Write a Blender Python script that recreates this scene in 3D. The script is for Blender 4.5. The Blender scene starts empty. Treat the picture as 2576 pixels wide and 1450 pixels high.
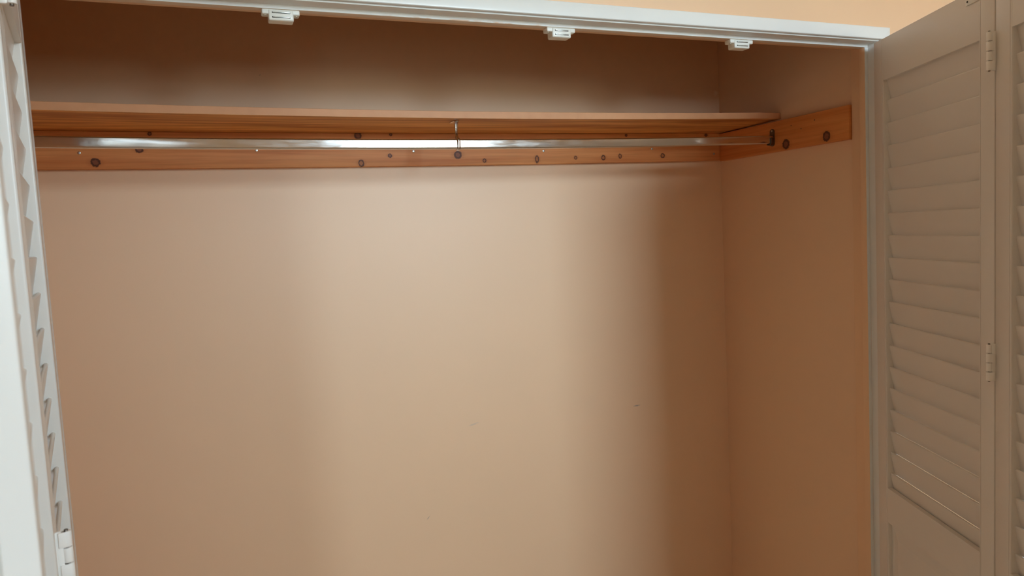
import bpy, bmesh, math
from mathutils import Matrix, Vector

sc = bpy.context.scene
COL = sc.collection

# ------------------------------------------------------------------ camera
EYE = Vector((0.0, 0.0, 1.60))
F_PX = 1800.1
yaw, pitch, roll = (math.radians(a) for a in (21.922, -4.4525, -2.954))
fw = Vector((math.sin(yaw) * math.cos(pitch), math.cos(yaw) * math.cos(pitch), math.sin(pitch)))
rt = Vector((math.cos(yaw), -math.sin(yaw), 0.0))
up = rt.cross(fw)
rt2 = rt * math.cos(roll) + up * math.sin(roll)
up2 = up * math.cos(roll) - rt * math.sin(roll)
cd = bpy.data.cameras.new('camera')
cam = bpy.data.objects.new('camera', cd)
COL.objects.link(cam)
cam.matrix_world = Matrix(((rt2.x, up2.x, -fw.x, EYE.x), (rt2.y, up2.y, -fw.y, EYE.y),
                           (rt2.z, up2.z, -fw.z, EYE.z), (0, 0, 0, 1)))
cd.sensor_fit = 'HORIZONTAL'
cd.sensor_width = 36.0
cd.lens = F_PX / 2576 * 36.0
cd.clip_start = 0.02
cd.dof.use_dof = True
cd.dof.focus_distance = 1.9
cd.dof.aperture_fstop = 10.0
sc.camera = cam

# ------------------------------------------------------------------ world (overcast daylight sky)
wd = bpy.data.worlds.new('sky')
sc.world = wd
wd.use_nodes = True
nt = wd.node_tree
nt.nodes.clear()
wo = nt.nodes.new('ShaderNodeOutputWorld')
bg = nt.nodes.new('ShaderNodeBackground')
tc = nt.nodes.new('ShaderNodeTexCoord')
sx = nt.nodes.new('ShaderNodeSeparateXYZ')
cr = nt.nodes.new('ShaderNodeValToRGB')
nt.links.new(tc.outputs['Generated'], sx.inputs[0])
nt.links.new(sx.outputs['Z'], cr.inputs[0])
nt.links.new(cr.outputs[0], bg.inputs[0])
nt.links.new(bg.outputs[0], wo.inputs[0])
cr.color_ramp.elements[0].position = 0.0
cr.color_ramp.elements[0].color = (0.34, 0.36, 0.32, 1)
cr.color_ramp.elements[1].position = 0.04
cr.color_ramp.elements[1].color = (0.69, 0.84, 1.0, 1)
bg.inputs[1].default_value = 57.0

sc.view_settings.view_transform = 'Standard'
sc.view_settings.look = 'None'
sc.view_settings.gamma = 1.0
sc.view_settings.use_curve_mapping = False
sc.view_settings.exposure = 0.0
sc.cycles.max_bounces = 14
sc.cycles.diffuse_bounces = 9
sc.cycles.glossy_bounces = 5
sc.cycles.sample_clamp_indirect = 6.0
sc.cycles.use_denoising = True

# windows of the room (behind the camera), the only sources of light
WY = -1.25                                   # inner face of the window wall
WINDOWS = [(-0.66, -0.38, 1.30, 2.15), (0.96, 1.62, 1.74, 2.76)]         # x0, x1, z0, z1
for (x0, x1, z0, z1) in WINDOWS:
    ld = bpy.data.lights.new('window_portal', 'AREA')
    ld.shape = 'RECTANGLE'
    ld.size = x1 - x0
    ld.size_y = z1 - z0
    ld.cycles.is_portal = True
    lo = bpy.data.objects.new('window_portal', ld)
    lo.location = ((x0 + x1) / 2, WY - 0.37, (z0 + z1) / 2)
    lo.rotation_euler = (math.radians(90), 0, 0)       # shines towards +y
    COL.objects.link(lo)

# ------------------------------------------------------------------ helpers
def srgb(r, g, b):
    def f(c):
        c /= 255.0
        return c / 12.92 if c <= 0.04045 else ((c + 0.055) / 1.055) ** 2.4
    return (f(r), f(g), f(b), 1.0)

class MB:
    """collects solids in one bmesh"""
    def __init__(self):
        self.bm = bmesh.new()

    def box(self, x0, x1, y0, y1, z0, z1, bevel=0.0, seg=2):
        b = bmesh.new()
        bmesh.ops.create_cube(b, size=1.0)
        for v in b.verts:
            v.co = Vector(((x0 + x1) / 2 + v.co.x * (x1 - x0), (y0 + y1) / 2 + v.co.y * (y1 - y0),
                           (z0 + z1) / 2 + v.co.z * (z1 - z0)))
        if bevel > 0:
            bmesh.ops.bevel(b, geom=list(b.edges), offset=bevel, segments=seg, profile=0.5, affect='EDGES')
        self._add(b)
        return self

    def _add(self, b):
        m = bpy.data.meshes.new('t')
        b.to_mesh(m)
        b.free()
        self.bm.from_mesh(m)
        bpy.data.meshes.remove(m)

    def sweep(self, profile, path, close_ends=True):
        """profile: list of 2-D points placed by path functions; path: list of callables (a,b)->Vector"""
        bm = self.bm
        rings = [[bm.verts.new(fn(a, b)) for (a, b) in profile] for fn in path]
        n = len(profile)
        for i in range(len(rings) - 1):
            for j in range(n):
                k = (j + 1) % n
                bm.faces.new((rings[i][j], rings[i][k], rings[i + 1][k], rings[i + 1][j]))
        if close_ends:
            bm.faces.new(list(reversed(rings[0])))
            bm.faces.new(rings[-1])
        return self

    def cyl(self, c, axis, r, h, seg=24, bevel=0.0):
        b = bmesh.new()
        bmesh.ops.create_cone(b, cap_ends=True, segments=seg, radius1=r, radius2=r, depth=h)
        if bevel > 0:
            es = [e for e in b.edges if abs(e.verts[0].co.z - e.verts[1].co.z) < 1e-6]
            bmesh.ops.bevel(b, geom=es, offset=bevel, segments=2, profile=0.5, affect='EDGES')
        q = Vector((0, 0, 1)).rotation_difference(Vector(axis))
        for v in b.verts:
            v.co = q @ v.co + Vector(c)
        self._add(b)
        return self

    def build(self, name, mat, parent=None, origin=None, frame=None, smooth=True, angle=35):
        """frame: Matrix applied to the local vertices before they become world coordinates"""
        bm = self.bm
        if frame is not None:
            bmesh.ops.transform(bm, matrix=frame, verts=bm.verts)
        bmesh.ops.recalc_face_normals(bm, faces=bm.faces)
        if origin is None:
            xs = [v.co for v in bm.verts]
            origin = Vector(((min(v.x for v in xs) + max(v.x for v in xs)) / 2,
                             (min(v.y for v in xs) + max(v.y for v in xs)) / 2, min(v.z for v in xs)))
        origin = Vector(origin)
        bmesh.ops.translate(bm, vec=-origin, verts=bm.verts)
        me = bpy.data.meshes.new(name)
        bm.to_mesh(me)
        bm.free()
        me.materials.append(mat)
        if smooth:
            me.polygons.foreach_set('use_smooth', [True] * len(me.polygons))
            me.set_sharp_from_angle(angle=math.radians(angle))
        o = bpy.data.objects.new(name, me)
        COL.objects.link(o)
        if parent is not None:
            o.parent = parent
            w = Vector((0, 0, 0))
            p = parent
            while p is not None:
                w += p.location
                p = p.parent
            o.location = origin - w
        else:
            o.location = origin
        return o

def tag(o, label=None, cat=None, group=None, kind=None):
    if label: o['label'] = label
    if cat: o['category'] = cat
    if group: o['group'] = group
    if kind: o['kind'] = kind
    return o

def empty(name, loc):
    o = bpy.data.objects.new(name, None)
    o.empty_display_size = 0.05
    o.location = loc
    COL.objects.link(o)
    return o

# ------------------------------------------------------------------ materials
class G:
    def __init__(self, name, rough=0.5, metallic=0.0, color=(0.8, 0.8, 0.8, 1), spec=0.5):
        self.m = bpy.data.materials.new(name)
        self.m.use_nodes = True
        self.t = self.m.node_tree
        self.n = self.t.nodes
        self.b = self.n['Principled BSDF']
        self.b.inputs['Roughness'].default_value = rough
        self.b.inputs['Metallic'].default_value = metallic
        self.b.inputs['Base Color'].default_value = color
        self.b.inputs['Specular IOR Level'].default_value = spec

    def link(self, a, b):
        self.t.links.new(a, b)

    def val(self, x, sock):
        if isinstance(x, (int, float)):
            sock.default_value = x
        else:
            self.link(x, sock)

    def math(self, op, a, b=0.0, c=None, clamp=False):
        n = self.n.new('ShaderNodeMath')
        n.operation = op
        n.use_clamp = clamp
        self.val(a, n.inputs[0])
        self.val(b, n.inputs[1])
        if c is not None:
            self.val(c, n.inputs[2])
        return n.outputs[0]

    def mapr(self, v, a, b, c=0.0, d=1.0, smooth=False):
        n = self.n.new('ShaderNodeMapRange')
        if smooth:
            n.interpolation_type = 'SMOOTHSTEP'
        self.val(v, n.inputs[0])
        for i, x in enumerate((a, b, c, d)):
            n.inputs[i + 1].default_value = x
        return n.outputs[0]

    def mix(self, fac, a, b, mode='MIX'):
        n = self.n.new('ShaderNodeMix')
        n.data_type = 'RGBA'
        n.blend_type = mode
        self.val(fac, n.inputs[0])
        for s, x in ((n.inputs[6], a), (n.inputs[7], b)):
            if isinstance(x, tuple):
                s.default_value = x
            else:
                self.link(x, s)
        return n.outputs[2]

    def pos(self):
        g = self.n.new('ShaderNodeNewGeometry')
        s = self.n.new('ShaderNodeSeparateXYZ')
        self.link(g.outputs['Position'], s.inputs[0])
        return g.outputs['Position'], s.outputs[0], s.outputs[1], s.outputs[2]

    def comb(self, x, y, z):
        n = self.n.new('ShaderNodeCombineXYZ')
        for i, v in enumerate((x, y, z)):
            self.val(v, n.inputs[i])
        return n.outputs[0]

    def noise(self, vec, scale, detail=3.0, rough=0.5, dist=0.0):
        n = self.n.new('ShaderNodeTexNoise')
        self.link(vec, n.inputs['Vector'])
        n.inputs['Scale'].default_value = scale
        n.inputs['Detail'].default_value = detail
        n.inputs['Roughness'].default_value = rough
        n.inputs['Distortion'].default_value = dist
        return n.outputs['Fac']

    def bump(self, h, strength, dist=0.001):
        n = self.n.new('ShaderNodeBump')
        n.inputs['Strength'].default_value = strength
        n.inputs['Distance'].default_value = dist
        self.link(h, n.inputs['Height'])
        self.link(n.outputs[0], self.b.inputs['Normal'])

    def ell(self, u, v, u0, v0, ru, rv, ang=0.0, wob=None):
        """normalised elliptic distance from (u0, v0)"""
        du = self.math('SUBTRACT', u, u0)
        dv = self.math('SUBTRACT', v, v0)
        if ang:
            c, s = math.cos(ang), math.sin(ang)
            a = self.math('ADD', self.math('MULTIPLY', du, c), self.math('MULTIPLY', dv, s))
            b = self.math('SUBTRACT', self.math('MULTIPLY', dv, c), self.math('MULTIPLY', du, s))
            du, dv = a, b
        du = self.math('DIVIDE', du, ru)
        dv = self.math('DIVIDE', dv, rv)
        d = self.math('SQRT', self.math('ADD', self.math('MULTIPLY', du, du), self.math('MULTIPLY', dv, dv)))
        if wob is not None:
            d = self.math('ADD', d, wob)
        return d

WALL = srgb(231, 192, 155)

def wall_paint(name, col, marks=()):
    g = G(name, rough=0.48, spec=0.75)
    P, x, y, z = g.pos()
    n1 = g.noise(P, 1.3, 2.0)
    c = g.mix(g.mapr(n1, 0.3, 0.7), col, tuple(k * 0.965 for k in col[:3]) + (1,))
    for (u0, v0, ru, rv, ang, mc, s) in marks:
        w = g.math('MULTIPLY', g.math('SUBTRACT', g.noise(P, 160, 2), 0.5), 1.3)
        d = g.ell(x, z, u0, v0, ru, rv, ang, w)
        c = g.mix(g.mapr(d, 0.2, 1.0, s, 0.0, True), c, mc)
    g.link(c, g.b.inputs['Base Color'])
    h = g.noise(P, 420, 2, 0.6)
    g.bump(h, 0.12, 0.0006)
    return g.m

M_WALL = wall_paint('peach_wall_paint', WALL)
M_BACK = wall_paint('peach_wall_paint_scuffed', WALL, marks=[
    (0.6615, 1.030, 0.022, 0.0035, 0.20, srgb(170, 160, 160), 0.35),
    (1.2335, 1.007, 0.014, 0.003, 0.06, srgb(120, 125, 130), 0.75),
    (0.5071, 0.772, 0.0085, 0.0016, 0.80, srgb(110, 115, 115), 0.9),
    (1.5890, 2.033, 0.012, 0.012, 0.0, srgb(245, 225, 205), 0.6),
    (0.13, 2.045, 0.006, 0.002, 0.5, srgb(120, 100, 90), 0.4),
])

def white_paint(name, col, rough=0.34):
    g = G(name, rough=rough, spec=0.45)
    P, x, y, z = g.pos()
    n1 = g.noise(P, 3.0, 3)
    c = g.mix(g.mapr(n1, 0.3, 0.7), col, tuple(k * 0.95 for k in col[:3]) + (1,))
    g.link(c, g.b.inputs['Base Color'])
    v2 = g.comb(g.math('MULTIPLY', x, 1.0), y, g.math('MULTIPLY', z, 0.25))
    g.bump(g.noise(v2, 240, 2, 0.5), 0.08, 0.0006)
    return g.m

M_WHITE = white_paint('white_gloss_paint', srgb(228, 222, 212))
M_TRIM = white_paint('white_trim_paint', srgb(230, 230, 228))
M_DOOR = white_paint('white_door_paint', srgb(226, 221, 214))
def stop_paint(name='stop_paint', back=None):
    # front faces white, the faces turned to the closet opening carry the wall colour
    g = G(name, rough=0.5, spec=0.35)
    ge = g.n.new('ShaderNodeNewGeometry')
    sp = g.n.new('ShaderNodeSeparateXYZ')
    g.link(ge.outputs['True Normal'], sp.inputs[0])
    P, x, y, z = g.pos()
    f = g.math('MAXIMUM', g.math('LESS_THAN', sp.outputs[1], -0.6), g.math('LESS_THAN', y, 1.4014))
    v = g.comb(g.math('MULTIPLY', x, 22.0), g.math('MULTIPLY', y, 90.0), g.math('MULTIPLY', z, 160.0))
    m = g.mapr(g.noise(v, 1.0, 3, 0.6), 0.50, 0.56)
    mx = g.math('MULTIPLY', g.mapr(x, 0.30, 0.42), g.mapr(x, 0.74, 0.82, 1.0, 0.0))
    mz = g.mapr(z, 2.0312, 2.0332, 1.0, 0.0)
    white = g.mix(g.math('MULTIPLY', m, g.math('MULTIPLY', mx, mz)), srgb(230, 230, 228), srgb(214, 178, 150))
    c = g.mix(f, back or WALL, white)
    g.link(c, g.b.inputs['Base Color'])
    return g.m
M_STOP = stop_paint()
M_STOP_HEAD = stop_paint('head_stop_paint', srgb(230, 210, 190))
M_PLASTIC = G('white_plastic', 0.38, color=srgb(232, 230, 222)).m
M_HINGE = G('white_coated_hinge_metal', 0.30, color=srgb(246, 243, 238)).m
M_DARK = G('painted_slot_shade', 0.8, color=srgb(40, 30, 24)).m  # slot shade put into the colour; also used on the strike plate screws
M_ZINC = G('zinc_plated_steel', 0.32, 1.0, srgb(205, 210, 205)).m

def chrome():
    g = G('polished_chrome', 0.09, 1.0, srgb(225, 224, 222))
    P, x, y, z = g.pos()
    v = g.comb(g.math('MULTIPLY', x, 12.0), y, g.math('MULTIPLY', z, 60.0))
    n = g.noise(v, 1.6, 4, 0.6, 0.6)
    r = g.mapr(n, 0.35, 0.80, 0.10, 0.19)
    g.link(r, g.b.inputs['Roughness'])
    return g.m
M_CHROME = chrome()
M_CHROME2 = G('bracket_chrome', 0.12, 1.0, srgb(215, 212, 208)).m
M_TARNISH = G('dull_dark_nickel', 0.38, 1.0, srgb(120, 112, 104)).m

def pine(name, u_axis, v_axis, knots, light, dark, streak=60.0, holes=(), seed=0.0, rough=0.5, wave=0.35):
    """amber varnished pine; grain runs along u; knots = (u, v, ru, rv, filled)"""
    g = G(name, rough=rough, spec=0.3)
    P, x, y, z = g.pos()
    ax = {'x': x, 'y': y, 'z': z}
    u, v = ax[u_axis], ax[v_axis]
    # grain bends a little round each knot
    vv = v
    for (ku, kv, ru, rv, filled) in knots:
        d = g.ell(u, v, ku, kv, ru * 3.2, rv * 2.2)
        f = g.mapr(d, 0.0, 1.0, 0.5, 0.0, True)
        vv = g.math('ADD', vv, g.math('MULTIPLY', g.math('SUBTRACT', v, kv), g.math('MULTIPLY', f, -0.9)))
    vec = g.comb(g.math('MULTIPLY', u, 1.6), g.math('MULTIPLY', vv, streak), seed)
    n1 = g.noise(vec, 1.0, 4, 0.55, wave)
    vec2 = g.comb(g.math('MULTIPLY', u, 5.0), g.math('MULTIPLY', vv, streak * 5), seed + 3)
    n2 = g.noise(vec2, 1.0, 3, 0.6, 0.2)
    c = g.mix(g.mapr(n1, 0.32, 0.68), light, dark)
    c = g.mix(g.mapr(n2, 0.45, 0.75, 0.0, 0.28), c, tuple(k * 0.55 for k in dark[:3]) + (1,))
    wob = g.math('MULTIPLY', g.math('SUBTRACT', g.noise(P, 190, 2), 0.5), 0.75)
    for (ku, kv, ru, rv, filled) in knots:
        d = g.ell(u, v, ku, kv, ru, rv, 0.0, wob)
        halo = g.mapr(g.ell(u, v, ku, kv, ru * 3.0, rv * 1.9), 0.3, 1.0, 0.45, 0.0, True)
        c = g.mix(halo, c, tuple(k * 0.72 for k in dark[:3]) + (1,))
        inner = g.mapr(d, 0.75, 1.0, 0.85 if filled else 0.35, 0.0, True)
        c = g.mix(inner, c, srgb(120, 66, 44))
        ring = g.mapr(g.math('ABSOLUTE', g.math('SUBTRACT', d, 1.0)), 0.12, 0.42, 0.9, 0.0, True)
        c = g.mix(ring, c, srgb(72, 34, 20))
    for (ku, kv, r) in holes:
        d = g.ell(u, v, ku, kv, r, r)
        c = g.mix(g.mapr(d, 0.5, 1.0, 0.9, 0.0, True), c, srgb(58, 48, 38))
    g.link(c, g.b.inputs['Base Color'])
    g.bump(n2, 0.15, 0.0006)
    return g.m

KN_BACK = [(-0.2645, 1.8199, 0.0085, 0.0085, 1), (-0.1675, 1.8499, 0.0075, 0.006, 1), (-0.1411, 1.8890, 0.004, 0.004, 1),
           (0.3713, 1.8861, 0.008, 0.008, 1), (0.3759, 1.8105, 0.0062, 0.008, 0), (0.4569, 1.8304, 0.0048, 0.0045, 1),
           (0.4630, 1.8890, 0.0035, 0.0035, 1), (0.6561, 1.8312, 0.0095, 0.0095, 1), (0.7372, 1.8140, 0.0045, 0.005, 0),
           (0.9066, 1.8162, 0.0052, 0.0095, 0), (1.0377, 1.8198, 0.004, 0.0048, 0), (1.1358, 1.8189, 0.006, 0.0065, 0),
           (1.1965, 1.8234, 0.0048, 0.0062, 0), (1.3562, 1.8234, 0.0065, 0.006, 0), (1.5300, 1.8900, 0.005, 0.004, 1),
           (1.2214, 1.8889, 0.0035, 0.0035, 1)]
KN_SIDE = [(1.6900, 1.8200, 0.011, 0.012, 1), (1.5354, 1.8213, 0.0105, 0.0115, 1)]
HOLES_SIDE = [(1.6290, 1.8563, 0.0026), (1.6676, 1.8714, 0.0022), (1.5775, 1.8729, 0.0026)]
M_PINE_BACK = pine('knotty_pine_back', 'x', 'z', KN_BACK, srgb(224, 154, 92), srgb(196, 116, 60), streak=34, seed=1.0)
M_PINE_SIDE = pine('knotty_pine_side', 'y', 'z', KN_SIDE, srgb(222, 146, 80), srgb(198, 112, 54), streak=30, holes=HOLES_SIDE, seed=5.0)
M_PINE_SHELF = pine('shelf_pine', 'x', 'y', [], srgb(240, 178, 104), srgb(168, 98, 40), streak=20, seed=9.0, wave=1.3)

def shelf_material():
    """amber underside and top, paler raw front edge"""
    m = M_PINE_SHELF
    t = m.node_tree
    b = t.nodes['Principled BSDF']
    src = b.inputs['Base Color'].links[0].from_socket
    g = t.nodes.new('ShaderNodeNewGeometry')
    s = t.nodes.new('ShaderNodeSeparateXYZ')
    t.links.new(g.outputs['True Normal'], s.inputs[0])
    a = t.nodes.new('ShaderNodeMath'); a.operation = 'ABSOLUTE'
    t.links.new(s.outputs[1], a.inputs[0])
    gt = t.nodes.new('ShaderNodeMath'); gt.operation = 'GREATER_THAN'; gt.inputs[1].default_value = 0.7
    t.links.new(a.outputs[0], gt.inputs[0])
    mx = t.nodes.new('ShaderNodeMix'); mx.data_type = 'RGBA'
    t.links.new(gt.outputs[0], mx.inputs[0])
    t.links.new(src, mx.inputs[6])
    no = t.nodes.new('ShaderNodeTexNoise'); no.inputs['Scale'].default_value = 30
    t.links.new(g.outputs['Position'], no.inputs['Vector'])
    r = t.nodes.new('ShaderNodeValToRGB')
    r.color_ramp.elements[0].color = srgb(204, 144, 102)
    r.color_ramp.elements[1].color = srgb(216, 158, 114)
    t.links.new(no.outputs['Fac'], r.inputs[0])
    t.links.new(r.outputs[0], mx.inputs[7])
    t.links.new(mx.outputs[2], b.inputs['Base Color'])
shelf_material()

def carpet():
    g = G('beige_carpet', 0.95, spec=0.1)
    P, x, y, z = g.pos()
    c = g.mix(g.noise(P, 130, 3), srgb(196, 178, 156), srgb(226, 210, 188))
    g.link(c, g.b.inputs['Base Color'])
    g.bump(g.noise(P, 300, 2), 0.5, 0.004)
    return g.m
M_CARPET = carpet()
M_CEIL = wall_paint('ceiling_paint', srgb(236, 228, 216))

def pane():
    m = bpy.data.materials.new('window_glass')
    m.use_nodes = True
    t = m.node_tree
    t.nodes.clear()
    o = t.nodes.new('ShaderNodeOutputMaterial')
    mx = t.nodes.new('ShaderNodeMixShader')
    fr = t.nodes.new('ShaderNodeFresnel')
    fr.inputs[0].default_value = 1.25
    tr = t.nodes.new('ShaderNodeBsdfTransparent')
    tr.inputs[0].default_value = (0.93, 0.97, 0.96, 1)
    gl = t.nodes.new('ShaderNodeBsdfGlossy')
    gl.inputs['Roughness'].default_value = 0.0
    t.links.new(fr.outputs[0], mx.inputs[0])
    t.links.new(tr.outputs[0], mx.inputs[1])
    t.links.new(gl.outputs[0], mx.inputs[2])
    t.links.new(mx.outputs[0], o.inputs[0])
    return m
M_GLASS = pane()

# ------------------------------------------------------------------ dimensions
YF = 1.4016                       # front face of the door stop
XR, XL = 1.5805, -0.2743          # stop edges right and left
HZ = 2.030                        # underside of the head stop
YB = 2.014                        # closet back wall
XS, XSL = 1.602, -0.62            # closet side walls
YWF, YWB = 1.3690, 1.4560         # the wall round the opening, front and back
RXL, RXR = -1.7, 2.5              # room side walls
CEIL = 3.00

def struct(name, mb, mat, **k):
    return tag(mb.build(name, mat, **k), kind='structure')

# ------------------------------------------------------------------ room shell
struct('floor', MB().box(RXL - .1, RXR + .1, WY - .42, YB + .1, -0.1, 0.0), M_CARPET)
struct('ceiling', MB().box(RXL - .1, RXR + .1, WY - .42, YB + .1, CEIL, CEIL + .1), M_CEIL)
struct('wall_back', MB().box(XSL - .1, XS + .1, YB, YB + .1, 0, CEIL), M_BACK)
struct('wall_right', MB().box(XS, XS + .1, YWB, YB, 0, CEIL), M_WALL)
struct('wall_left', MB().box(XSL - .1, XSL, YWB, YB, 0, CEIL), M_WALL)
LX0, LX1 = XL - 0.0115, XR + 0.0115       # faces of the jamb lining
LZ = 2.0375                               # underside of the head lining
struct('wall_front', MB().box(RXL, RXR, YWF, YWB, LZ + .018, CEIL), M_WALL)
struct('wall_front_left', MB().box(RXL, LX0 - .018, YWF, YWB, 0, LZ + .018), M_WALL)
struct('wall_front_right', MB().box(LX1 + .018, RXR, YWF, YWB, 0, LZ + .018), M_WALL)
struct('wall_east', MB().box(RXR, RXR + .1, WY - .42, YWB, 0, CEIL), M_WALL)
struct('wall_west', MB().box(RXL - .1, RXL, WY - .42, YWB, 0, CEIL), M_WALL)
w = MB()
xs = RXL
for (x0, x1, z0, z1) in WINDOWS:
    w.box(xs, x0, WY - .42, WY, 0, CEIL)
    w.box(x0, x1, WY - .42, WY, 0, z0)
    w.box(x0, x1, WY - .42, WY, z1, CEIL)
    xs = x1
w.box(xs, RXR, WY - .42, WY, 0, CEIL)
struct('wall_south', w, M_CEIL)  # unseen wall; deep reveals shaped to dim the closet's left, white to brighten reflections
for i, (x0, x1, z0, z1) in enumerate(WINDOWS):
    f = MB()
    t = 0.035
    f.box(x0, x0 + t, WY - .37, WY - .32, z0, z1, 0.002)
    f.box(x1 - t, x1, WY - .37, WY - .32, z0, z1, 0.002)
    f.box(x0 + t, x1 - t, WY - .37, WY - .32, z0, z0 + t, 0.002)
    f.box(x0 + t, x1 - t, WY - .37, WY - .32, z1 - t, z1, 0.002)
    fo = tag(f.build('window_%d' % (i + 1), M_WHITE), kind='structure')
    MB().box(x0 + t, x1 - t, WY - .347, WY - .343, z0 + t, z1 - t).build('window_pane', M_GLASS, fo)

# jamb lining and stops
t1 = MB()
t1.box(LX0 - .018, LX1 + .018, YWF + .001, YWB, LZ, LZ + .018, 0.0008)
o_ = struct('trim_1', t1, M_STOP)
MB().box(LX0, LX1, YF, YF + .0185, HZ, LZ + .0005, 0.0006).build('stop', M_STOP_HEAD, o_)                                  # head lining with its stop
t2 = MB()
t2.box(LX1, LX1 + .018, YWF + .001, YWB, 0, LZ, 0.0008)
o_ = struct('trim_2', t2, M_STOP)
MB().box(XR, LX1 + .0005, YF, YF + .0185, 0, HZ, 0.0008).build('stop', M_STOP, o_)                                  # right lining with its stop
t3 = MB()
t3.box(LX0 - .018, LX0, YWF + .001, YWB, 0, LZ, 0.0008)
o_ = struct('trim_3', t3, M_TRIM)
MB().box(LX0 - .0005, XL, YF, YF + .0185, 0, HZ, 0.0008).build('stop', M_TRIM, o_)                                  # left lining with its stop
# casing: a slim moulding round the opening
CT = 2.0690
CB = LZ + .0032
def casing_profile():
    # (distance from the opening edge, projection from the wall)
    return [(0.0, 0.0), (0.0, 0.0075), (0.0012, 0.0090), (0.004, 0.0094), (0.018, 0.0090), (0.0265, 0.0078), (0.0295, 0.0068), (0.0308, 0.0050), (0.0308, 0.0)]
pr = casing_profile()
w_ = 0.0308
struct('trim_4', MB().sweep(pr, [lambda a, b: Vector((LX0 - .003 - a, YWF - b, CB + a)),
                                 lambda a, b: Vector((LX1 + .003 + a, YWF - b, CB + a))]), M_TRIM, angle=25)
struct('trim_5', MB().sweep(pr, [lambda a, b: Vector((LX1 + .003 + a, YWF - b, 0.0)),
                                 lambda a, b: Vector((LX1 + .003 + a, YWF - b, CB + a))]), M_TRIM, angle=25)
struct('trim_6', MB().sweep(pr, [lambda a, b: Vector((LX0 - .003 - a, YWF - b, 0.0)),
                                 lambda a, b: Vector((LX0 - .003 - a, YWF - b, CB + a))]), M_TRIM, angle=25)
# baseboards of closet and room
struct('baseboard_back', MB().box(XSL + .012, XS - .012, YB - .012, YB, 0, .085, .002), M_WHITE)
struct('baseboard_right', MB().box(XS - .012, XS, YWB, YB, 0, .085, .002), M_WHITE)
struct('baseboard_left', MB().box(XSL, XSL + .012, YWB, YB, 0, .085, .002), M_WHITE)

# ------------------------------------------------------------------ shelf, cleats, rod
def bow(x, s):
    t = max(-1.0, min(1.0, (x - 0.50) / 1.02))
    return -s * (1 - 3 * t * t)
NX = 28
def xs_(a, b):
    return [a + (b - a) * i / NX for i in range(NX + 1)]
CLT = 0.018                                   # cleat thickness
CZ0, CZ1 = 1.8026, 1.8937                     # cleat bottom and top
SHY = 1.7283                                  # front edge of the shelf

def rounded_rect(w, h, r, n=4):
    pts = []
    for (cx, cy, a0) in ((w / 2 - r, h / 2 - r, 0), (-w / 2 + r, h / 2 - r, 90), (-w / 2 + r, -h / 2 + r, 180), (w / 2 - r, -h / 2 + r, 270)):
        for i in range(n + 1):
            a = math.radians(a0 + 90 * i / n)
            pts.append((cx + r * math.cos(a), cy + r * math.sin(a)))
    return pts

# back cleat
cl = MB()
prf = [(y - 0, z) for (y, z) in rounded_rect(CLT, CZ1 - CZ0, 0.0012, 2)]
def cleat_ring(x):
    return lambda a, b: Vector((x, YB - CLT / 2 + a, (CZ0 + CZ1) / 2 + b + bow(x, 0.0015)))
cl.sweep(prf, [cleat_ring(x) for x in xs_(XSL, XS)])
back_cleat = tag(cl.build('shelf_cleat', M_PINE_BACK, smooth=False),
                 'long knotty pine board screwed along the closet back wall behind the rod', 'board')
cl = MB().box(XS - CLT, XS, YWB + .002, YB - CLT - .0003, CZ0, CZ1, 0.0012)
side_cleat = tag(cl.build('shelf_cleat', M_PINE_SIDE, smooth=False),
                 'short pine board on the side wall, with large dark knots and nail holes', 'board')
back_cleat['label'] = 'long knotty pine board screwed along the back wall, under the shelf'

def screw(x, y, z, axis, parent, r=0.0036, mat=M_ZINC):
    m = MB()
    ax = Vector(axis)
    m.cyl(Vector((x, y, z)) + ax * 0.0008, axis, r, 0.0022, 20, 0.0007)
    m.cyl(Vector((x, y, z)) + ax * 0.0021, axis, r * 0.42, 0.0006, 6)
    return m.build('screw', mat, parent)
for (x, z) in ((-0.2968, 1.8429), (0.1057, 1.8470), (0.5248, 1.8425), (0.9291, 1.8411), (1.3161, 1.8455), (1.5600, 1.8282)):
    screw(x, YB - CLT, z + bow(x, .0015) * 0, (0, -1, 0), back_cleat)

# shelf board
def shelf_ring(x):
    return lambda a, b: Vector((x, (SHY + YB - .0005) / 2 + a, CZ1 + .0091 + b + (bow(x, 0.0034) if True else 0)))
sh = MB()
bm = sh.bm
D_ = YB - .0005 - SHY
prof = rounded_rect(D_, 0.018, 0.0010, 2)
def shelf_pt(x, a, b):
    # the free front edge sags, the rear edge lies on the cleat
    k = 0.5 - a / D_
    return Vector((x, (SHY + YB - .0005) / 2 + a, CZ1 + .0093 + b + bow(x, 0.0015) * (1 - k) + bow(x, 0.0034) * k))
sh.sweep(prof, [(lambda a, b, x=x: shelf_pt(x, a, b)) for x in xs_(XSL + .001, XS - .001)])
tag(sh.build('closet_shelf', M_PINE_SHELF, smooth=False), 'long amber pine shelf board spanning the closet above the rod', 'shelf')

# rod
ROD_Y = 1.745
def rod_z(x):
    return 1.8288 + 0.0115 * ((x - 0.5) / 1.08) ** 2
rd = MB()
prof = rounded_rect(0.015, 0.0255, 0.0046, 6)
XE = XS - CLT
rd.sweep(prof, [(lambda a, b, x=x: Vector((x, ROD_Y + a, rod_z(x) + b))) for x in [XSL + .001 + (XE - .0045 - XSL - .001) * i / 48 for i in range(49)]])
tag(rd.build('clothes_rod', M_CHROME, angle=60), 'long chrome oval clothes rod hanging under the shelf', 'rod')

# centre hook under the shelf
BX = 0.575
br = empty('rod_hanger', (BX, ROD_Y, rod_z(BX) - .016))
tag(br, 'small chrome hook under the shelf edge holding the middle of the rod', 'bracket')
zsb = CZ1 + .0003 - 0.0034 + 0.0000
zt = zsb
p = MB()
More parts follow.
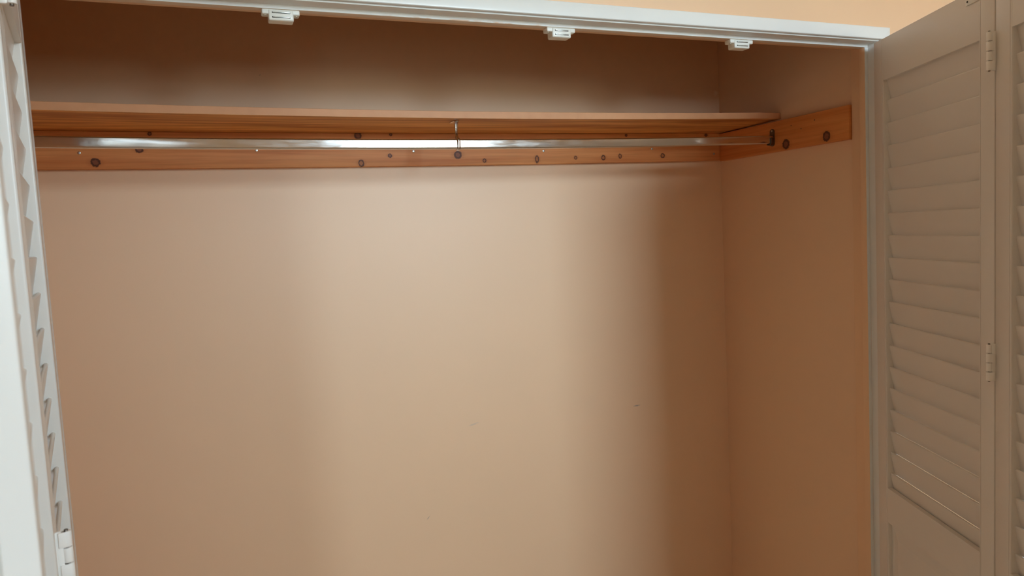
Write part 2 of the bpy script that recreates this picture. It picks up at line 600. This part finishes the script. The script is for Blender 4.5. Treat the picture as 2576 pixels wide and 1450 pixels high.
# foot plate: pointed leaf screwed to the shelf
leaf = [(-0.0235, 0.0), (-0.017, 0.0050), (-0.006, 0.0078), (0.006, 0.0078), (0.017, 0.0050), (0.0245, 0.0),
        (0.017, -0.0050), (0.006, -0.0078), (-0.006, -0.0078), (-0.017, -0.0050)]
FY = ROD_Y + 0.0275
ca, sa_ = math.cos(0.20), math.sin(0.20)
def leaf_pt(a, b, z):
    return Vector((BX + 0.003 + b * ca - a * sa_, FY + a * ca + b * sa_, z))
p.sweep(leaf, [lambda a, b: leaf_pt(a, b * .9, zt - 0.0030), lambda a, b: leaf_pt(a, b, zt - 0.0022), lambda a, b: leaf_pt(a, b, zt - 0.0004)])
p.build('foot_plate', M_CHROME2, br, smooth=False)
st = MB()
prof = rounded_rect(0.0078, 0.0036, 0.0016, 4)
rz = rod_z(BX)
pts = [(ROD_Y + .0135, zt - .0022, 1.9, .0034), (ROD_Y + .0128, zt - .0060, 1.25, .0028), (ROD_Y + .0120, zt - .018, 1.0, .0018), (ROD_Y + .0105, rz + .030, .95, .0010),
       (ROD_Y + .0080, rz + .021, 1.15, .0004), (ROD_Y + .004, rz + .0165, 1.5, 0.0), (ROD_Y + .001, rz + .0145, 1.5, 0.0)]
def stem_fn(y, z, s, dx):
    return lambda a, b: Vector((BX + a * s + dx, y + b, z))
st.sweep(prof, [stem_fn(*q) for q in pts])
st.build('stem', M_CHROME2, br, angle=70)
lp = MB()
def rr(o):
    return rounded_rect(0.015 + 2 * o, 0.0255 + 2 * o, 0.0046 + o, 6)
bm = lp.bm
R = []
for (o, x) in ((0.0003, -.0040), (0.0018, -.0041), (0.0030, -.0026), (0.0034, 0.0), (0.0030, .0026), (0.0018, .0041), (0.0003, .0040)):
    R.append([bm.verts.new(Vector((BX + x, ROD_Y + a, rz + b))) for (a, b) in rr(o)])
n = len(R[0])
for q in range(len(R)):
    A, B = R[q], R[(q + 1) % len(R)]
    for j in range(n):
        k = (j + 1) % n
        bm.faces.new((A[j], A[k], B[k], B[j]))
lp.build('loop', M_CHROME2, br, angle=60)

# end socket on the side cleat
es = empty('rod_socket', (XE, ROD_Y, rod_z(XE) - .02))
tag(es, 'dull metal socket screwed to the side board, holding the rod end', 'bracket')
p = MB()
pl = rounded_rect(0.019, 0.052, 0.009, 6)
zc = rod_z(XE) + .006
p.sweep(pl, [lambda a, b: Vector((XE - .0003, ROD_Y + a, zc + b)), lambda a, b: Vector((XE - .0022, ROD_Y + a, zc + b))])
p.build('flange', M_TARNISH, es)
p = MB()
zc2 = rod_z(XE)
oo = [(0.0108, 0.006), (0.0112, -0.010), (0.008, -0.0165), (0.0, -0.0180), (-0.008, -0.0165), (-0.0112, -0.010), (-0.0108, 0.006)]
ii = [(0.0083, 0.006), (0.0083, -0.010), (0.006, -0.0140), (0.0, -0.0150), (-0.006, -0.0140), (-0.0083, -0.010), (-0.0083, 0.006)]
prof = oo + list(reversed(ii))
p.sweep(prof, [lambda a, b: Vector((XE - .0022, ROD_Y + a, zc2 + b)), lambda a, b: Vector((XE - .015, ROD_Y + a, zc2 + b))], close_ends=False)
bm = p.bm
bm.verts.ensure_lookup_table()
N = len(prof)
for base in (0, N):
    for j in range(6):
        bm.faces.new((bm.verts[base + j], bm.verts[base + j + 1], bm.verts[base + N - 2 - j], bm.verts[base + N - 1 - j]))
p.build('cup', M_TARNISH, es)
sm = MB()
sm.cyl((XE - .0028, ROD_Y, zc + .0205), (1, 0, 0), .0034, .0018, 18, .0005)
sm.build('screw', M_ZINC, es)

# ------------------------------------------------------------------ magnetic catches under the head stop
def profile_extrude(mb, pts, y0, y1):
    mb.sweep(pts, [lambda a, b: Vector((a, y0, b)), lambda a, b: Vector((a, y1, b))])
def catch_body():
    m = MB()
    b = bmesh.new()
    # front outline in x, z (z = 0 at the mounting plane)
    def slab(x0, x1, z0, z1, y0, y1, bev):
        m.box(x0, x1, y0, y1, z0, z1, bev, 3)
    slab(-0.0335, 0.0335, -0.0092, 0.0, 0.0016, 0.0235, 0.0022)
    slab(-0.0222, 0.0222, -0.0208, -0.0005, 0.0, 0.0262, 0.0028)
    return m
def make_catch(cx):
    e = empty('magnetic_catch', (cx, YF, HZ - .0208))
    m = catch_body()
    fr = Matrix.Translation((cx, YF - .0008, HZ - .0002))
    m.build('housing', M_PLASTIC, e, frame=fr, angle=50)
    for z in (-0.0066, -0.0150):
        s = MB().box(-0.0160, 0.0160, -0.0003, 0.004, z - 0.0013, z + 0.0013, 0.0003)
        s.build('painted_magnet_slot', M_DARK, e, frame=fr)  # solid dark bar, the shade inside the slot put into its colour
        s = MB().box(-0.0145, 0.0155, -0.0012, 0.003, z - 0.0003, z + 0.0009, 0.0002)
        s.build('steel_plate', M_ZINC, e, frame=fr)
    for sx_ in (-1, 1):
        s = MB()
        s.cyl((sx_ * 0.0278, 0.0100, -0.0094), (0, 0, 1), 0.0032, 0.0012, 18, 0.0003)
        s.build('screw', M_ZINC, e, frame=fr)
    return e
for cx, lb in ((0.1355, 'white magnetic catch under the head trim, closest to the edge-on louvered door'),
               (0.7085, 'white magnetic catch under the middle of the head trim'),
               (1.1870, 'white magnetic catch under the head trim, closest to the shaded louvered door')):
    tag(make_catch(cx), lb, 'magnetic catch', 'magnetic catches under the head trim')

# ------------------------------------------------------------------ louvered bifold doors
TH = 0.028                 # thickness
SW = 0.0464                # stile width
ZT, ZB = 2.0288, 0.018     # door top and bottom
Z_TR, Z_MR, Z_MRB, Z_BR = 1.9277, 0.8894, 0.7976, 0.150
PITCH = 0.05590
TOP1 = 1.9357              # top of the first slat
PW = 0.4643                # panel width
GAP = 0.0028

def bead_stile(mb, s0, s1, z0, z1, inner, groove=False):
    """stile between s0 and s1; 'inner' = +1/-1 side that carries the small bead; depth runs 0..TH into +y'"""
    w = s1 - s0
    r = 0.0022
    # cross-section in (s, depth), going round
    if inner > 0:
        e0, e1 = s0, s1
    else:
        e0, e1 = s1, s0
    d = 1 if inner > 0 else -1
    pts = [(e0, r), (e0 + d * r * .3, r * .3), (e0 + d * r, 0.0),
           (e1 - d * 0.0062, 0.0), (e1 - d * 0.0056, 0.0011), (e1 - d * 0.0048, 0.0011), (e1 - d * 0.0042, 0.0),
           (e1 - d * 0.0012, 0.0003), (e1 - d * 0.0002, 0.0014), (e1, 0.003),
           (e1, TH - .003), (e1 - d * .0012, TH - .0003), (e1 - d * .003, TH),
           (e0 + d * r, TH), (e0 + d * r * .3, TH - r * .3), (e0, TH - r)]
    if groove:
        pts += [(e0, 0.0205), (e0 + d * 0.0035, 0.0200), (e0 + d * 0.0035, 0.0178), (e0, 0.0172)]
    mb.sweep(pts, [lambda a, b: Vector((a, b, z0)), lambda a, b: Vector((a, b, z1))])

def panel_parts(s0, s1, free_end):
    """frame mesh, slats mesh, lower raised panel mesh; local coords (s, depth, z)"""
    f = MB()
    bead_stile(f, s0, s0 + SW, ZB, ZT, +1)
    bead_stile(f, s1 - SW, s1, ZB, ZT, -1, groove=free_end)
    a, b = s0 + SW - .0006, s1 - SW + .0006
    f.box(a, b, 0.0004, TH - .0004, Z_TR, ZT)
    f.box(a, b, 0.0004, 0.0125, Z_MRB, Z_MR)
    f.box(a, b, 0.0120, TH - .0004, Z_MRB, Z_MR - .030)
    f.box(a, b, 0.0004, TH - .0004, ZB, Z_BR)
    sl = MB()
    r = 0.0030
    n = 5
    for k in range(19):
        zt_ = TOP1 - PITCH * k - r
        zb_ = zt_ - PITCH + 0.0006
        c0 = Vector((0.0112, zt_)); c1 = Vector((0.0222, zb_))
        ax = (c1 - c0).normalized()
        nx = Vector((-ax.y, ax.x))
        pts = []
        for i in range(n + 1):
            t = math.pi * i / n
            q = c0 + (nx * math.cos(t) - ax * math.sin(t)) * r
            pts.append((q.x, q.y))
        for i in range(n + 1):
            t = math.pi * i / n
            q = c1 + (-nx * math.cos(t) + ax * math.sin(t)) * r
            pts.append((q.x, q.y))
        sl.sweep(pts, [lambda p_, q_: Vector((s0 + SW - .004, p_, q_)), lambda p_, q_: Vector((s1 - SW + .004, p_, q_))])
    lo_ = MB()
    # raised field with a chamfered margin
    za, zb = Z_BR - .004, Z_MRB + .004
    lo_.box(a - .003, b + .003, 0.0105, 0.0175, za, zb)
    m = 0.038
    bm = lo_.bm
    for (d0, d1) in ((0.0106, 0.0062), (0.0174, 0.0218)):
        o = [bm.verts.new(Vector(v)) for v in ((a + .010, d0, za + .014), (b - .010, d0, za + .014), (b - .010, d0, zb - .014), (a + .010, d0, zb - .014))]
        i_ = [bm.verts.new(Vector(v)) for v in ((a + m, d1, za + m), (b - m, d1, za + m), (b - m, d1, zb - m), (a + m, d1, zb - m))]
        for j in range(4):
            k = (j + 1) % 4
            bm.faces.new((o[j], o[k], i_[k], i_[j]))
        bm.faces.new(i_)
        bm.faces.new(list(reversed(o)))
    return f, sl, lo_

def make_door(O, K, E, mirror, hinge_z, label):
    """O: jamb-side corner of the closet-side face, K: the fold between the panels, E: free end (plan coordinates)"""
    O, K, E = (Vector((p[0], p[1], 0)) for p in (O, K, E))
    def frame(A, B):
        d = (B - A).normalized()
        nrm = Vector((-d.y, d.x, 0)) * (-1 if mirror else 1)
        return Matrix(((d.x, nrm.x, 0, A.x), (d.y, nrm.y, 0, A.y), (0, 0, 1, 0), (0, 0, 0, 1)))
    fA, fB = frame(O, K), frame(K, E)
    root = empty('bifold_door', (K.x, K.y, ZB))
    tag(root, label, 'door', kind='thing')
    for (fr, a, fe) in ((fA, 0.0, False), (fB, GAP, True)):
        f, sl, lo_ = panel_parts(a, a + PW, fe)
        po = f.build('door_panel', M_DOOR, root, frame=fr, angle=40)
        sl.build('louver_slats', M_DOOR, po, frame=fr, angle=50)
        lo_.build('raised_panel', M_DOOR, po, frame=fr, smooth=False)
    # hinges at the fold: leaves in the gap, barrel proud of the closet-side face
    H = GAP / 2
    for z0 in hinge_z:
        z1 = z0 + 0.0730
        hl = (z1 - z0) / 4
        h = MB()                                   # leaf of the outer panel with its knuckles
        h.box(H + .0001, H + .0024, -0.0060, 0.0180, z0, z1, 0.0004)
        for k in ((1, 3) if mirror else (0, 2)):
            h.cyl((H, -0.0108, z0 + hl * (k + .5)), (0, 0, 1), 0.0050, hl - .0010, 28, 0.0005)
            h.box(H + .0001, H + .0050, -0.0108, -0.0030, z0 + hl * k + .0005, z0 + hl * (k + 1) - .0005, 0.0004)
        h.box(H + .0002, H + .0030, -0.0068, -0.0010, z0 + .0005, z1 - .0005, 0.0004)
        ho = h.build('hinge', M_HINGE, root, frame=fB, angle=40)
        g = MB()
        g.box(H - .0024, H - .0001, -0.0060, 0.0180, z0, z1, 0.0004)
        for k in ((0, 2) if mirror else (1, 3)):
            g.cyl((H, -0.0108, z0 + hl * (k + .5)), (0, 0, 1), 0.0048, hl - .0018, 28, 0.0005)
        g.build('hinge_leaf', M_HINGE, ho, frame=fB, angle=40)
        pn = MB().cyl((H, -0.0108, (z0 + z1) / 2), (0, 0, 1), 0.0020, z1 - z0 + .003, 14, 0.0005)
        pn.build('hinge_pin', M_TARNISH, ho, frame=fB)
    # hinges on the jamb
    for z0 in (1.776, 1.00, 0.22):
        j = MB()
        j.cyl((-0.0020, TH + .0030, z0 + .037), (0, 0, 1), 0.0040, 0.074, 18, 0.0005)
        j.box(-0.0020, -0.0002, 0.006, TH + .002, z0, z0 + .074, 0.0003)
        j.build('hinge', M_HINGE, root, frame=fA)
    # strike plate for the magnetic catch, near the top of the first panel
    q = MB().box(0.3795, 0.4290, -0.0022, 0.0001, 2.0045, ZT - .0010, 0.0007)
    pq = q.build('strike_plate', M_PLASTIC, root, frame=fA)
    for s_ in (0.3855, 0.4230):
        q = MB().cyl((s_, -0.0024, 2.0115), (0, 1, 0), 0.0021, 0.0008, 14)
        q.build('screw', M_DARK, pq, frame=fA)
    return root

aR = math.radians(22.80)
dR = (-math.sin(aR), -math.cos(aR))
OR = (1.5690, 1.3645)
make_door(OR, (OR[0] + dR[0] * PW, OR[1] + dR[1] * PW), (OR[0] + dR[0] * PW * 2, OR[1] + dR[1] * PW * 2), False,
          (1.8594, 1.2605, 0.26),
          'white louvered bifold door swung open beyond the rod socket, slatted face in warm shade')
make_door((-0.2654, 1.3630), (-0.1935, 0.9042), (-0.1032, 0.4487), True,
          (1.8640, 1.2235, 0.26),
          'brightly lit white louvered bifold door seen almost edge-on, facing the shaded one')
